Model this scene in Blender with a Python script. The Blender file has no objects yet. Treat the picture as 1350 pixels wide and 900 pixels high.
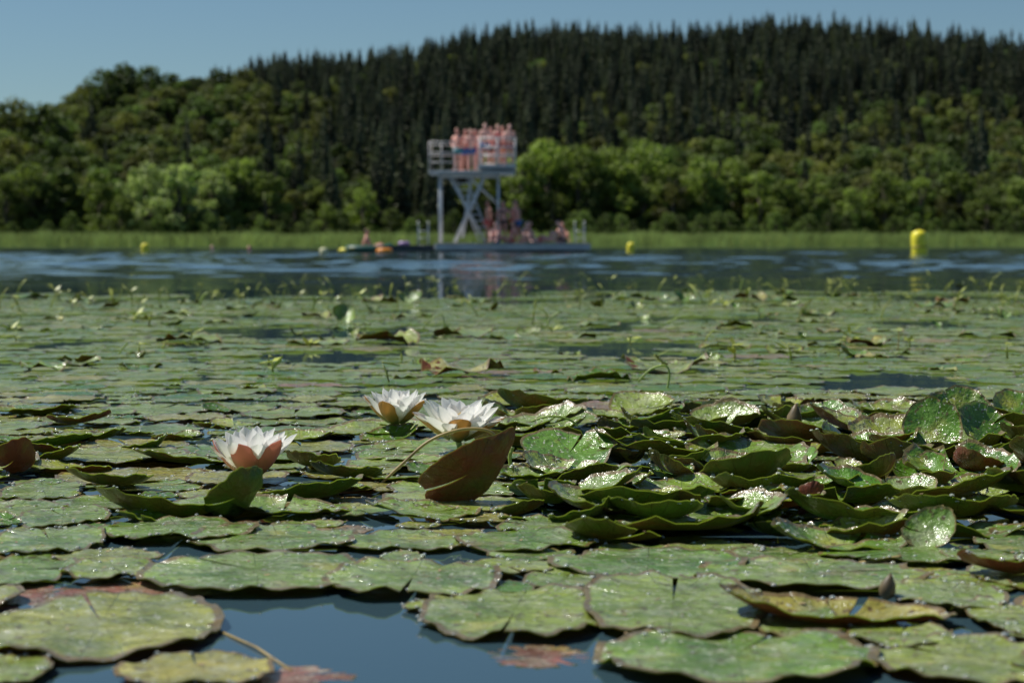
import bpy, bmesh, math, random
import numpy as np
from mathutils import Vector, Matrix, noise
random.seed(7); np.random.seed(7)
R=random.random
def U(a,b): return a+(b-a)*R()
scene=bpy.context.scene
CH=0.375; F=2625.0; HZ=321.0
PITCH=math.atan((450-HZ)/F)
def ray(px,py,z=0.0):
    X=(px-675)/F; Y=(py-450)/F
    fy=math.cos(PITCH)-Y*math.sin(PITCH); fz=-(math.sin(PITCH)+Y*math.cos(PITCH))
    t=(z-CH)/fz
    return (X*t, fy*t)
def smooth(a,b,x):
    t=min(1,max(0,(x-a)/(b-a))); return t*t*(3-2*t)

# ---------------------------------------------------------------- materials
def newmat(name):
    m=bpy.data.materials.new(name); m.use_nodes=True
    nt=m.node_tree; nt.nodes.clear()
    out=nt.nodes.new('ShaderNodeOutputMaterial')
    return m,nt,out
def N(nt,t,**k):
    n=nt.nodes.new(t)
    for a,b in k.items(): setattr(n,a,b)
    return n
def L(nt,a,b): nt.links.new(a,b)
def ramp(nt,stops,interp='LINEAR'):
    r=N(nt,'ShaderNodeValToRGB'); cr=r.color_ramp; cr.interpolation=interp
    while len(cr.elements)<len(stops): cr.elements.new(0.5)
    for e,(p,c) in zip(cr.elements,stops):
        e.position=p; e.color=(c[0],c[1],c[2],1)
    return r
def math_(nt,op,a,b=None):
    n=N(nt,'ShaderNodeMath',operation=op)
    for i,v in enumerate((a,b)):
        if v is None: continue
        if isinstance(v,(int,float)): n.inputs[i].default_value=v
        else: L(nt,v,n.inputs[i])
    return n.outputs[0]
def mix(nt,f,a,b,mode='MIX'):
    n=N(nt,'ShaderNodeMix',data_type='RGBA',blend_type=mode)
    for i,v in ((0,f),(6,a),(7,b)):
        if isinstance(v,(int,float)): n.inputs[i].default_value=v
        elif isinstance(v,tuple): n.inputs[i].default_value=(v[0],v[1],v[2],1)
        else: L(nt,v,n.inputs[i])
    return n.outputs[2]
def simple(name,col,rough=0.6,var=0.25,scale=8,metal=0,trans=0):
    m,nt,out=newmat(name)
    p=N(nt,'ShaderNodeBsdfPrincipled'); tc=N(nt,'ShaderNodeTexCoord')
    nz=N(nt,'ShaderNodeTexNoise'); nz.inputs['Scale'].default_value=scale; nz.inputs['Detail'].default_value=5
    L(nt,tc.outputs['Object'],nz.inputs['Vector'])
    c2=tuple(c*(1-var) for c in col); c3=tuple(min(1,c*(1+var)) for c in col)
    r=ramp(nt,[(0.3,c2),(0.7,c3)]); L(nt,nz.outputs[0],r.inputs[0])
    L(nt,r.outputs[0],p.inputs['Base Color'])
    p.inputs['Roughness'].default_value=rough; p.inputs['Metallic'].default_value=metal
    if trans:
        t=N(nt,'ShaderNodeBsdfTranslucent'); L(nt,r.outputs[0],t.inputs[0]); ms=N(nt,'ShaderNodeMixShader'); ms.inputs[0].default_value=trans
        L(nt,p.outputs[0],ms.inputs[1]); L(nt,t.outputs[0],ms.inputs[2]); L(nt,ms.outputs[0],out.inputs[0])
    else: L(nt,p.outputs[0],out.inputs[0])
    return m

def leaf_material(under=False):
    m,nt,out=newmat('lily_leaf_underside' if under else 'lily_leaf_top')
    p=N(nt,'ShaderNodeBsdfPrincipled'); geo=N(nt,'ShaderNodeNewGeometry'); pos=geo.outputs['Position']
    rnd=N(nt,'ShaderNodeAttribute',attribute_name='rnd').outputs['Fac']
    rad=N(nt,'ShaderNodeAttribute',attribute_name='rad').outputs['Fac']
    ang=N(nt,'ShaderNodeAttribute',attribute_name='ang').outputs['Fac']
    def noi(s,d=4,rough=.6):
        n=N(nt,'ShaderNodeTexNoise'); n.inputs['Scale'].default_value=s; n.inputs['Detail'].default_value=d
        n.inputs['Roughness'].default_value=rough
        L(nt,pos,n.inputs['Vector']); return n.outputs[0]
    if under:
        n1=noi(18,5,.65); s=math_(nt,'ADD',n1,math_(nt,'MULTIPLY',rnd,0.5))
        r=ramp(nt,[(0.5,(.075,.13,.02)),(0.74,(.12,.10,.025)),(0.98,(.17,.05,.03))])
        L(nt,s,r.inputs[0]); col=r.outputs[0]
    else:
        r=ramp(nt,[(0,(.10,.27,.02)),(.3,(.18,.34,.03)),(.5,(.27,.40,.07)),(.68,(.35,.45,.06)),(.84,(.44,.42,.08)),(.92,(.36,.24,.09)),(1,(.36,.13,.11))])
        L(nt,rnd,r.inputs[0])
        n1=noi(9)
        rr=ramp(nt,[(.35,(.55,.6,.5)),(.65,(1.35,1.22,1.12))]); L(nt,n1,rr.inputs[0])
        col=mix(nt,1.0,r.outputs[0],rr.outputs[0],'MULTIPLY')
        n2=noi(26,6,.7)
        fr=ramp(nt,[(.46,(0,0,0)),(.70,(.62,.62,.62))]); L(nt,n2,fr.inputs[0])
        film=math_(nt,'MULTIPLY',fr.outputs[0],math_(nt,'GREATER_THAN',rnd,.24))
        col=mix(nt,film,col,(.58,.59,.40))
        n8=noi(11,4,.6)
        yr=ramp(nt,[(.57,(0,0,0)),(.68,(.55,.55,.55))]); L(nt,n8,yr.inputs[0])
        col=mix(nt,yr.outputs[0],col,(.52,.46,.07))
        n7=noi(6.5,5,.65)
        ar=ramp(nt,[(.61,(0,0,0)),(.72,(.6,.6,.6))]); L(nt,n7,ar.inputs[0])
        col=mix(nt,ar.outputs[0],col,(.34,.18,.12))
        vo=N(nt,'ShaderNodeTexNoise'); vo.inputs['Scale'].default_value=95; vo.inputs['Detail'].default_value=3
        L(nt,pos,vo.inputs['Vector'])
        sr=ramp(nt,[(.60,(0,0,0)),(.66,(.85,.85,.85))]); L(nt,vo.outputs[0],sr.inputs[0])
        col=mix(nt,sr.outputs[0],col,(.13,.07,.03))
        vo2=N(nt,'ShaderNodeTexNoise'); vo2.inputs['Scale'].default_value=140; vo2.inputs['Detail'].default_value=2
        L(nt,pos,vo2.inputs['Vector'])
        sr2=ramp(nt,[(.63,(0,0,0)),(.67,(.85,.85,.85))]); L(nt,vo2.outputs[0],sr2.inputs[0])
        col=mix(nt,sr2.outputs[0],col,(.72,.72,.56))
        n5=noi(5,3)
        er=math_(nt,'ADD',rad,math_(nt,'MULTIPLY',n5,.12))
        ed=ramp(nt,[(.98,(0,0,0)),(1.05,(.85,.85,.85))]); L(nt,er,ed.inputs[0])
        col=mix(nt,ed.outputs[0],col,(.22,.13,.06))
    v=math_(nt,'ABSOLUTE',math_(nt,'SINE',math_(nt,'MULTIPLY',ang,9.0)))
    vr=ramp(nt,[(0,(1,1,1)),(.1,(0,0,0))]); L(nt,v,vr.inputs[0])
    vf=math_(nt,'MULTIPLY',vr.outputs[0],.3)
    col=mix(nt,vf,col,(.36,.42,.16) if not under else (.20,.15,.06))
    L(nt,col,p.inputs['Base Color'])
    rr2=ramp(nt,[(.35,(.28,)*3),(.65,(.5,)*3)]); L(nt,noi(22,5),rr2.inputs[0])
    L(nt,rr2.outputs[0],p.inputs['Roughness'])
    p.inputs['Specular IOR Level'].default_value=.5 if not under else .3
    b=N(nt,'ShaderNodeBump'); b.inputs['Strength'].default_value=1.0; b.inputs['Distance'].default_value=.007
    hh=math_(nt,'ADD',noi(45,4),math_(nt,'MULTIPLY',vr.outputs[0],-.14))
    hh=math_(nt,'ADD',hh,math_(nt,'MULTIPLY',noi(14,2),1.8))
    L(nt,hh,b.inputs['Height']); L(nt,b.outputs[0],p.inputs['Normal'])
    if not under:
        p.inputs['Coat Weight'].default_value=.9; p.inputs['Coat Roughness'].default_value=.14
        L(nt,b.outputs[0],p.inputs['Coat Normal'])
    tr=N(nt,'ShaderNodeBsdfTranslucent')
    if under: L(nt,mix(nt,1.0,col,(1.7,1.7,1.1),'MULTIPLY'),tr.inputs[0])
    else: tr.inputs[0].default_value=(.42,.6,.05,1)
    ms=N(nt,'ShaderNodeMixShader'); ms.inputs[0].default_value=.2
    L(nt,p.outputs[0],ms.inputs[1]); L(nt,tr.outputs[0],ms.inputs[2]); L(nt,ms.outputs[0],out.inputs[0])
    return m
M_TOP=leaf_material(False); M_UND=leaf_material(True)

# ---------------------------------------------------------------- mesh helpers
def add_obj(name,me,mats=(),parent=None,loc=None):
    for mm in mats: me.materials.append(mm)
    o=bpy.data.objects.new(name,me); scene.collection.objects.link(o)
    if parent: o.parent=parent
    if loc: o.location=loc
    return o
def np_mesh(name,V,Fq,mi=None,attrs=None,smoothf=True):
    V=np.asarray(V,dtype=np.float32); Fq=np.asarray(Fq,dtype=np.int32)
    me=bpy.data.meshes.new(name); me.vertices.add(len(V)); me.vertices.foreach_set('co',V.ravel())
    k=Fq.shape[1]; me.loops.add(Fq.size); me.loops.foreach_set('vertex_index',Fq.ravel())
    me.polygons.add(len(Fq)); me.polygons.foreach_set('loop_start',np.arange(0,Fq.size,k,dtype=np.int32))
    me.polygons.foreach_set('loop_total',np.full(len(Fq),k,dtype=np.int32))
    if mi is not None: me.polygons.foreach_set('material_index',np.asarray(mi,dtype=np.int32))
    if smoothf: me.polygons.foreach_set('use_smooth',np.ones(len(Fq),dtype=bool))
    me.update(calc_edges=True)
    for n,a in (attrs or {}).items():
        at=me.attributes.new(n,'FLOAT','POINT'); at.data.foreach_set('value',np.asarray(a,dtype=np.float32))
    return me

# ---------------------------------------------------------------- lily leaf
drops=[]; crumbs=[]
def leaf_geo(pos,rx,ry,heading=0,cup=0,wave=0,bend=0,tilt=0,roll=0,rnd=.4,nr=6,ns=40,thick=True,lift=None,notch=.12,spin=0,ndrop=0,tip=0):
    k1=random.choice([2,3,3,4,5]); k2=random.choice([6,7,8,9,11]); ph1=U(0,6.28); ph2=U(0,6.28); ph3=U(0,6.28); q=random.choice([3,5,7])
    th=np.linspace(notch,2*math.pi-notch,ns+1)
    rr=np.linspace(0,1,nr+1)[1:]**0.85
    T,Q=np.meshgrid(th,rr)
    edge=1+.025*np.sin(q*T+ph3)+.018*np.sin(2.3*q*T+ph1)+.010*np.sin(23*T+ph2)*np.sin(3*T+ph1)
    dn=np.minimum(T-notch,2*math.pi-notch-T)
    edge=edge*(1-.13*np.exp(-(dn/.22)**2))
    if tip: edge=edge*(1+tip*np.exp(-((T-math.pi)/.35)**2)-tip*.4*np.exp(-((np.abs(T-math.pi)-.8)/.4)**2))
    x=Q*edge*np.cos(T); y=Q*edge*np.sin(T)
    h0=spin
    x,y=x*math.cos(h0)-y*math.sin(h0),x*math.sin(h0)+y*math.cos(h0)
    x=x*rx; y=y*ry; s=(rx+ry)/2
    lop=1+.8*np.cos(T-ph2)
    z=cup*s*Q**2.6*lop+wave*s*Q**2*(np.sin(k1*T+ph1)*.6+np.sin(k2*T+ph2)*.4*Q)+ .014*s*Q**6*np.sin(17*T+ph3)
    x=np.append(x.ravel(),0.); y=np.append(y.ravel(),0.); z=np.append(z.ravel(),0.)
    if abs(bend)>1e-3:
        a=bend/s
        r=1/a - z
        x,z=r*np.sin(a*x), 1/a-r*np.cos(a*x)
    P=np.stack([x,y,z],1)
    Mx=Matrix.Rotation(heading,3,'Z')
    Mt=Matrix.Rotation(roll,3,'Y')@Matrix.Rotation(tilt,3,'X')@Mx
    P=P@np.array(Mt).T
    mz=P[:,2].min()
    off=pos[2]-mz if lift is None else lift-mz
    P[:,0]+=pos[0]; P[:,1]+=pos[1]; P[:,2]+=off
    for _ in range(ndrop):
        i=random.randrange(max(0,(nr-2)*(ns+1)) if R()<.75 else 0,nr*(ns+1)); drops.append((P[i,0],P[i,1],P[i,2],U(.0010,.0036)))
    for _ in range(ndrop//2):
        i=random.randrange(0,nr*(ns+1)); crumbs.append((P[i,0],P[i,1],P[i,2]+.0008,U(.0012,.004)))
    W=ns+1; c=W*nr
    f=[]
    for i in range(nr-1):
        for j in range(ns):
            a=i*W+j; f.append((a,a+W,a+W+1,a+1))
    quads=np.array(f)
    tq=[]
    for j in range(0,ns,2): tq.append((c,j,j+1,j+2))
    f=np.concatenate([quads,np.array(tq)])
    radv=np.append(Q.ravel(),0); angv=np.append(T.ravel(),0)
    rn=np.full(len(P),rnd); mi=np.zeros(len(f),int)
    if thick:
        d=-np.array(Mt)[:,2]*0.0014
        P2=P+d
        f2=f[:,::-1]+len(P)
        f=np.concatenate([f,f2]); mi=np.concatenate([mi,np.ones(len(f2),int)])
        P=np.concatenate([P,P2]); radv=np.tile(radv,2); angv=np.tile(angv,2); rn=np.tile(rn,2)
    return P,f,mi,rn,radv,angv
class Acc:
    def __init__(s): s.n=0; s.d=[[] for _ in range(6)]
    def add(s,g):
        P,f,mi,rn,ra,an=g
        for l,v in zip(s.d,(P,f+s.n,mi,rn,ra,an)): l.append(v)
        s.n+=len(P)
    def build(s,name):
        P,f,mi,rn,ra,an=[np.concatenate(l) for l in s.d]
        me=np_mesh(name,P,f,mi,{'rnd':rn,'rad':ra,'ang':an})
        return add_obj(name,me,(M_TOP,M_UND))

pads=Acc(); placed=[]
flat=[(-30,290,792,880,.76),(185,487,738,791,.45),(425,662,750,797,.5),(553,805,782,852,.6),(768,1010,768,857,.55),
(783,1165,845,912,.35),(1150,1400,848,915,.7),(722,990,733,772,.3),(915,1232,748,788,.5),(1283,1420,745,782,.6),
(-10,132,702,742,.45),(-40,95,738,780,.4),(150,360,872,915,.84),(1285,1380,800,850,.65),(65,210,730,752,.75),(80,210,748,774,.6),
(250,480,700,735,.4),(440,620,706,732,.5),(130,340,694,722,.35),(600,790,706,735,.3),(1085,1290,725,752,.3),(1180,1330,775,815,.55),
(500,560,735,750,.5),(880,1010,720,738,.5),(20,140,672,700,.45),(0,110,640,665,.5),(655,760,690,712,.45),(1290,1400,712,742,.45),
(985,1120,800,850,.45),(690,800,758,785,.5),(1120,1260,828,862,.6),(530,640,795,812,.6),(-60,60,872,915,.6)]
for (x0,x1,y0,y1,rn) in flat:
    cx=(x0+x1)/2; w0=ray(cx,y1); w1=ray(cx,y0); yc=(w0[1]+w1[1])/2
    rx=(x1-x0)/2/F*yc; ry=(w1[1]-w0[1])/2
    xc=(cx-675)/F*yc
    sp=U(0,6.28)
    pads.add(leaf_geo((xc,yc,U(.003,.008)),rx,ry,spin=sp,wave=U(.02,.06),cup=.01,rnd=rn,nr=8,ns=72,notch=U(.02,.07),ndrop=18))
    placed.append((xc,yc,(rx+ry)/2))
for (x0,x1,y0,y1) in [(60,280,768,800),(-40,130,772,798),(270,470,878,905),(640,780,850,880)]:
    cx=(x0+x1)/2; w0=ray(cx,y1); w1=ray(cx,y0); yc=(w0[1]+w1[1])/2
    pads.add(leaf_geo(((cx-675)/F*yc,yc,.0012),(x1-x0)/2/F*yc,(w1[1]-w0[1])/2,spin=U(0,6),wave=.012,rnd=.99,nr=6,ns=48,thick=False,lift=-.001))

D=math.radians
heroes=[
(616,672,.080,.046,3.25,.04,.04,.5,-60,-32,.80),
(750,624,.082,.085,1.2,.10,.08,.25,22,3,.15),
(1265,590,.068,.068,2.0,.12,.06,.35,52,4,.1),
(1232,598,.055,.055,.4,.1,.05,.5,60,-45,.1),
(1300,594,.06,.05,.9,.1,.06,.3,42,20,.15),
(1150,622,.105,.09,1.0,.24,.06,.15,-6,2,.55),
(988,622,.105,.11,2.5,.10,.07,.1,7,-2,.35),
(835,684,.115,.08,.7,.18,.06,.1,-3,3,.1),
(1140,706,.115,.08,3.0,.22,.07,.15,-4,-3,.15),
(1110,735,.09,.06,1.0,.16,.06,.2,-4,3,.25),
(215,690,.10,.08,2.0,.20,.06,.1,-3,2,.3),
(308,692,.052,.036,3.6,.1,.05,.6,-50,-40,.15),
(405,668,.085,.07,.5,.18,.05,.1,-4,-3,.2),
(370,690,.09,.07,1.5,.14,.06,.0,0,0,.4),
(1105,836,.118,.060,1.2,.16,.05,.10,-6,1,.85),
(1318,630,.11,.09,.3,.24,.07,.2,-6,-3,.2),
(1305,665,.10,.08,2.2,.22,.07,.2,-4,4,.6),
(770,662,.09,.07,1.7,.18,.07,.15,-5,-4,.3),
(900,660,.09,.08,.1,.14,.07,.1,3,3,.4),
(700,640,.06,.05,2.3,.2,.07,.2,-7,-3,.3),
(515,588,.06,.05,.3,.16,.06,.2,8,-5,.15),
(575,630,.055,.045,1.3,.16,.06,.2,0,5,.2),
(240,620,.085,.07,.9,.12,.06,.1,0,4,.35),
(15,632,.042,.038,2.9,.1,.04,.7,-45,-35,1.0),
(1085,560,.05,.05,1.3,.1,.04,.4,22,-14,.15),
(1190,560,.10,.09,.6,.18,.05,.15,2,3,.3),
(1345,566,.062,.062,.6,.15,.05,.4,42,8,.2),
(1080,655,.07,.055,.6,.24,.08,.4,-8,10,.2),
(1200,665,.045,.04,2.6,.2,.08,.4,14,-12,.3),
(950,700,.10,.08,2.6,.16,.08,.15,-2,-3,.35),
(1230,732,.04,.03,2.6,.2,.05,.5,35,-18,.3),
(870,600,.045,.04,.6,.2,.05,.6,-24,25,.2),
(1335,772,.06,.045,.6,.2,.08,.4,-8,8,.97),
(560,692,.08,.06,.8,.06,.07,.1,0,3,.4),
(110,588,.08,.07,1.8,.14,.06,.2,0,3,.4),
(1010,662,.08,.06,1.8,.2,.06,.2,-8,-6,.3),
(1260,700,.09,.07,.8,.2,.06,.2,-6,-4,.35),
(860,700,.07,.05,.8,.2,.06,.2,-8,6,.1),
(940,578,.09,.06,.8,.2,.06,.2,-6,4,.3),
(850,572,.06,.05,1.8,.2,.06,.3,-10,14,.4),
(1068,684,.022,.03,1.8,.2,.06,1.0,-60,30,1.0),
(140,655,.07,.06,.4,.16,.06,.2,-5,5,.4),
(455,640,.06,.045,2.4,.18,.06,.2,-7,6,.3),
(60,618,.06,.05,2.4,.16,.06,.2,-5,-6,.4),
(1180,600,.05,.045,.4,.2,.05,.5,-20,-12,.7),
(1020,598,.05,.04,2.0,.2,.05,.6,-16,16,.6),
(905,628,.05,.04,1.0,.2,.06,.5,-18,-14,.3),
(1290,640,.05,.045,2.2,.2,.06,.6,-22,14,.8),
(1160,650,.045,.04,.2,.2,.06,.6,-26,-20,.6),
(990,690,.05,.04,1.4,.2,.06,.5,-16,12,.3),
(1055,620,.04,.035,2.9,.2,.06,.6,18,-22,.2),
(820,620,.045,.04,.9,.2,.06,.5,-16,12,.5),
(1340,605,.05,.045,.9,.2,.06,.5,-24,10,.5),
(770,700,.05,.04,1.9,.2,.06,.4,-12,-8,.2),
(1215,640,.05,.04,2.9,.2,.06,.5,16,-12,.1),
(410,628,.05,.04,1.9,.2,.06,.4,-14,10,.4),
(190,598,.05,.04,.9,.2,.06,.4,-12,-8,.3),
]
for h in heroes:
    px,py,rx,ry,hd,cup,wv,bd,ti,ro,rn=h
    x,y=ray(px,py); 
    y+=ry*.85*abs(math.cos(D(ti))); x=(px-675)/F*y
    a=Acc(); a.add(leaf_geo((x,y,.006),rx,ry,spin=hd,cup=cup,wave=wv,bend=bd,tilt=D(ti),roll=D(ro),rnd=rn,nr=12,ns=72,lift=U(.002,.008),ndrop=20 if abs(ti)<13 else 0,notch=.06,tip=.25 if px in(616,308) else 0))
    a.build('water_lily_leaf')
    if abs(ti)<11: placed.append((x,y,(rx+ry)/2*.8))

cell={}
def key(x,y): return (int(math.floor(x/.3)),int(math.floor(y/.3)))
for p in placed: cell.setdefault(key(p[0],p[1]),[]).append(p)
def ok(x,y,r,fac):
    kx,ky=key(x,y)
    for i in (-1,0,1):
        for j in (-1,0,1):
            for (a,b,c) in cell.get((kx+i,ky+j),()):
                if (a-x)**2+(b-y)**2 < (fac*(r+c))**2: return False
    return True
cnt=0
FL=[(335,3.2),(522,3.8),(602,3.55)]
for it in range(130000):
    y=1.3+ (R()**.66)*14.2; x=U(-1,1)*(.30*y+.5)
    r=U(.075,.135) if R()<.7 else U(.03,.08)
    far_edge=14.4+1.6*noise.noise((x*.35,3.3,0))+ (1.2 if x>0 else -.3)
    if y>far_edge: continue
    px=675+x/y*F
    if y<2.46 and -40<px<660: continue
    if y<2.1 and -40<px<1390: continue
    g=noise.noise((x*1.6,y*1.3,.5))+.6*noise.noise((x*3.2,y*2.8,4.5))
    thr=-.62 if y<5 else (-.27 if y<10 else -.33)
    if y>12.8: thr=-.12
    if g<thr: continue
    fac=(.60 if px>480 else .66) if y<4.4 else .73
    if not ok(x,y,r,fac): continue
    cell.setdefault(key(x,y),[]).append((x,y,r)); cnt+=1
    rn=min(.84,max(0,random.gauss(.5,.22))); 
    if R()<.025: rn=U(.86,.97)
    raised = (2.45<y<4.5) and R()<(.85 if px>620 else .35)
    sq=U(.8,1)
    if raised:
        big=1.35 if px>640 else .85
        for fx,fd in FL:
            if abs(px-fx)<100 and fd-.8<y<fd: big=.35
        pads.add(leaf_geo((x,y,.005),r*.9,r*sq*.9,spin=U(0,6.28),cup=U(.06,.20)*big,wave=U(.03,.08)*big,bend=U(0,.35)*big,tilt=D(random.gauss(-2.5,4.5)*big),roll=D(random.gauss(0,5)*big),heading=U(0,6.28),rnd=rn*.85,nr=8,ns=48,lift=U(0,.010),ndrop=10))
    elif y<5:
        pads.add(leaf_geo((x,y,U(.004,.010)),r,r*sq,spin=U(0,6.28),heading=U(0,3),cup=U(0,.03),wave=U(.01,.05),rnd=rn,nr=6,ns=44,lift=U(.001,.007),ndrop=10,notch=.07))
    else:
        w=U(.004,.025) if R()<.95 else U(.1,.22)
        pads.add(leaf_geo((x,y,U(.004,.010)),r,r*sq,spin=U(0,6.28),heading=U(0,3),cup=U(0,.012),wave=w,bend=0 if w<.09 else U(0,.5),rnd=rn,nr=3,ns=24,lift=U(.001,.006),thick=w>.09,ndrop=4 if y<10 else 0))
print('pads',cnt,'drops',len(drops))
pads.build('water_lily_pads')
nu,nv=8,4
base=[];
for j in range(nv):
    ph=j/nv*math.pi/2
    for i in range(nu): base.append((math.cos(ph)*math.cos(i*6.28318/nu),math.cos(ph)*math.sin(i*6.28318/nu),math.sin(ph)*.75))
base.append((0,0,.75)); base=np.array(base); bf=[]
for j in range(nv-1):
    for i in range(nu): a=j*nu+i; b_=j*nu+(i+1)%nu; bf.append((a,b_,b_+nu,a+nu))
for i in range(0,nu,2): bf.append(((nv-1)*nu+i,(nv-1)*nu+i+1,(nv-1)*nu+(i+2)%nu,nv*nu))
bf=np.array(bf); VV=[];FF=[]
for k,(x,y,z,r) in enumerate(drops): VV.append(base*r+np.array((x,y,z))); FF.append(bf+k*len(base))
m,nt,out=newmat('droplet_water'); p=N(nt,'ShaderNodeBsdfPrincipled'); p.inputs['Base Color'].default_value=(.9,.95,.9,1); p.inputs['Transmission Weight'].default_value=.7; p.inputs['Roughness'].default_value=.1; p.inputs['IOR'].default_value=1.4
L(nt,p.outputs[0],out.inputs[0])
add_obj('water_droplets',np_mesh('drops',np.concatenate(VV),np.concatenate(FF)),(m,))
V=[];Fc=[]
for (x,y,z,r) in crumbs:
    a=U(0,6.28); c,s=math.cos(a),math.sin(a); w=r*U(.2,.7); k=len(V)
    for (u,v,h) in ((-r,-w,0),(r,-w*.6,.0006),(r*.8,w,.001),(-r*.7,w*.8,.0004)): V.append((x+u*c-v*s,y+u*s+v*c,z+h))
    Fc.append((k,k+1,k+2,k+3))
add_obj('plant_debris',np_mesh('debris',V,Fc,None,None,False),(simple('debris_brown',(.28,.2,.1),.8,.7,40),))

# ---------------------------------------------------------------- flowers
def petal_mat(name,c0,c1,tr=.3):
    m,nt,out=newmat(name); p=N(nt,'ShaderNodeBsdfPrincipled')
    a=N(nt,'ShaderNodeAttribute',attribute_name='s').outputs['Fac']
    n=N(nt,'ShaderNodeTexNoise'); n.inputs['Scale'].default_value=60; g=N(nt,'ShaderNodeNewGeometry'); L(nt,g.outputs['Position'],n.inputs['Vector'])
    s=math_(nt,'ADD',a,math_(nt,'MULTIPLY',math_(nt,'SUBTRACT',n.outputs[0],.5),.5))
    r=ramp(nt,[(.1,c0),(.6,c1)]); L(nt,s,r.inputs[0]); L(nt,r.outputs[0],p.inputs['Base Color'])
    p.inputs['Roughness'].default_value=.45
    t=N(nt,'ShaderNodeBsdfTranslucent'); L(nt,r.outputs[0],t.inputs[0])
    ms=N(nt,'ShaderNodeMixShader'); ms.inputs[0].default_value=tr
    L(nt,p.outputs[0],ms.inputs[1]); L(nt,t.outputs[0],ms.inputs[2]); L(nt,ms.outputs[0],out.inputs[0]); return m
M_PET=petal_mat('petal_white',(.84,.82,.62),(.90,.89,.85),.42)
M_SEPR=petal_mat('sepal_red',(.36,.20,.08),(.70,.24,.17),.3)
M_SEPB=petal_mat('sepal_brown',(.16,.20,.04),(.62,.32,.09),.3)
M_STA=petal_mat('stamen_yellow',(.85,.5,.03),(.9,.62,.06),.2)
M_STEM=simple('stem_green',(.24,.32,.06),.45,.4,30)
M_STEMB=simple('stem_brown',(.34,.25,.09),.45,.4,30)
def petal(V,Fc,MI,S,Lh,W,az,e0,e1,mat,cupx=.35,r0=.006,z0=0,back=None,tw=0):
    nl,nw=10,6
    def sheet(off,mat,flip):
        b=len(V)
        x=r0; z=z0; ds=Lh/nl
        for i in range(nl+1):
            s=i/nl; e=e0+(e1-e0)*s**.8
            w=W*(min(1,(s*.9+.22)**.6)*(max(0,1-s**3.2))**.75)*.60+.0003
            for j in range(nw+1):
                t=(j/nw*2-1)
                h=cupx*w*(t*t)+off
                lx=x-math.sin(e)*h; lz=z+math.cos(e)*h; ly=t*w+tw*s*w*.3
                V.append((lx*math.cos(az)-ly*math.sin(az), lx*math.sin(az)+ly*math.cos(az), lz)); S.append(s)
            x+=math.cos(e)*ds; z+=math.sin(e)*ds
        for i in range(nl):
            for j in range(nw):
                a=b+i*(nw+1)+j; q=(a,a+1,a+nw+2,a+nw+1)
                Fc.append(q[::-1] if flip else q); MI.append(mat)
    sheet(0,mat,False)
    if back is not None: sheet(-.0011,back,True)
def tube_bm(bm,pts,rad,seg=8,mi=0,cap=True):
    pts=[Vector(p) for p in pts]; rings=[]
    for i,p in enumerate(pts):
        d=(pts[min(i+1,len(pts)-1)]-pts[max(i-1,0)]).normalized()
        a=d.cross(Vector((0,0,1))) if abs(d.z)<.95 else d.cross(Vector((0,1,0))); a.normalize(); b=d.cross(a)
        r=rad[i] if isinstance(rad,(list,tuple)) else rad
        rings.append([bm.verts.new(p+a*r*math.cos(k*6.28318/seg)+b*r*math.sin(k*6.28318/seg)) for k in range(seg)])
    for i in range(len(rings)-1):
        for k in range(seg):
            f=bm.faces.new((rings[i][k],rings[i][(k+1)%seg],rings[i+1][(k+1)%seg],rings[i+1][k])); f.smooth=True; f.material_index=mi
    if cap:
        for rg in (rings[0],rings[-1]):
            f=bm.faces.new(rg); f.material_index=mi
def bm_mesh(bm,name='m'):
    bmesh.ops.recalc_face_normals(bm,faces=bm.faces)
    me=bpy.data.meshes.new(name); bm.to_mesh(me); bm.free(); return me
def tube(pts,rad,seg=8):
    bm=bmesh.new(); tube_bm(bm,pts,rad,seg); return bm_mesh(bm)
def flower(px,pyb,z,scale,openn,yaw,lean,sepmat,sep_az,seed,name='water_lily_flower'):
    random.seed(seed)
    V=[];Fc=[];MI=[];S=[]
    o=openn
    for k,a in enumerate(sep_az):
        petal(V,Fc,MI,S,.060,.036,D(a),D(30-14*o+U(0,5)),D(92-58*o+U(-6,6)),0,.5,r0=.010,z0=-.002,back=1)
    for (n,Lh,W,ea,eb,r0,z0) in ((9,.063,.029,26,76,.006,.003),(8,.060,.027,40,82,.006,.005),(7,.054,.023,54,88,.005,.007),(6,.042,.017,66,92,.004,.009)):
        off=U(0,6)
        for k in range(n):
            petal(V,Fc,MI,S,Lh*U(.86,1.06),W*U(.9,1.1),off+k*6.283/n+U(-.12,.12),D(ea-14*o+U(-6,6)),D(eb-36*o+U(-10,10)),0,.5,r0=r0,z0=z0,tw=U(-.8,.8))
    for k in range(44):
        petal(V,Fc,MI,S,U(.018,.028),.0028,U(0,6.28),D(U(50,70)),D(U(80,115)),2,.1,r0=U(.002,.009),z0=.01)
    V=np.array(V)*scale
    Rm=np.array(Matrix.Rotation(D(lean[0]),3,'X')@Matrix.Rotation(D(lean[1]),3,'Y')@Matrix.Rotation(D(yaw),3,'Z'))
    V=V@Rm.T
    me=np_mesh(name,V,np.array(Fc),MI,{'s':np.array(S)})
    x,y=ray(px,pyb,z)
    par=bpy.data.objects.new(name,None); scene.collection.objects.link(par); par.location=(x,y,z)
    add_obj('petals',me,(M_PET,sepmat,M_STA),par)
    st=tube([(0,0,.004),(.004,.004,-z*.5),(.0,.01,-z-.02)],[.0055,.005,.005],10); add_obj('stalk',st,(M_STEM,),par)
    return par
flower(333,624,.020,1.30,.40,0,(0,-3),M_SEPR,(-98,-38,60,165),3)
flower(522,556,.036,1.20,.45,0,(4,2),M_SEPB,(-112,-20,75,175),11)
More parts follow.
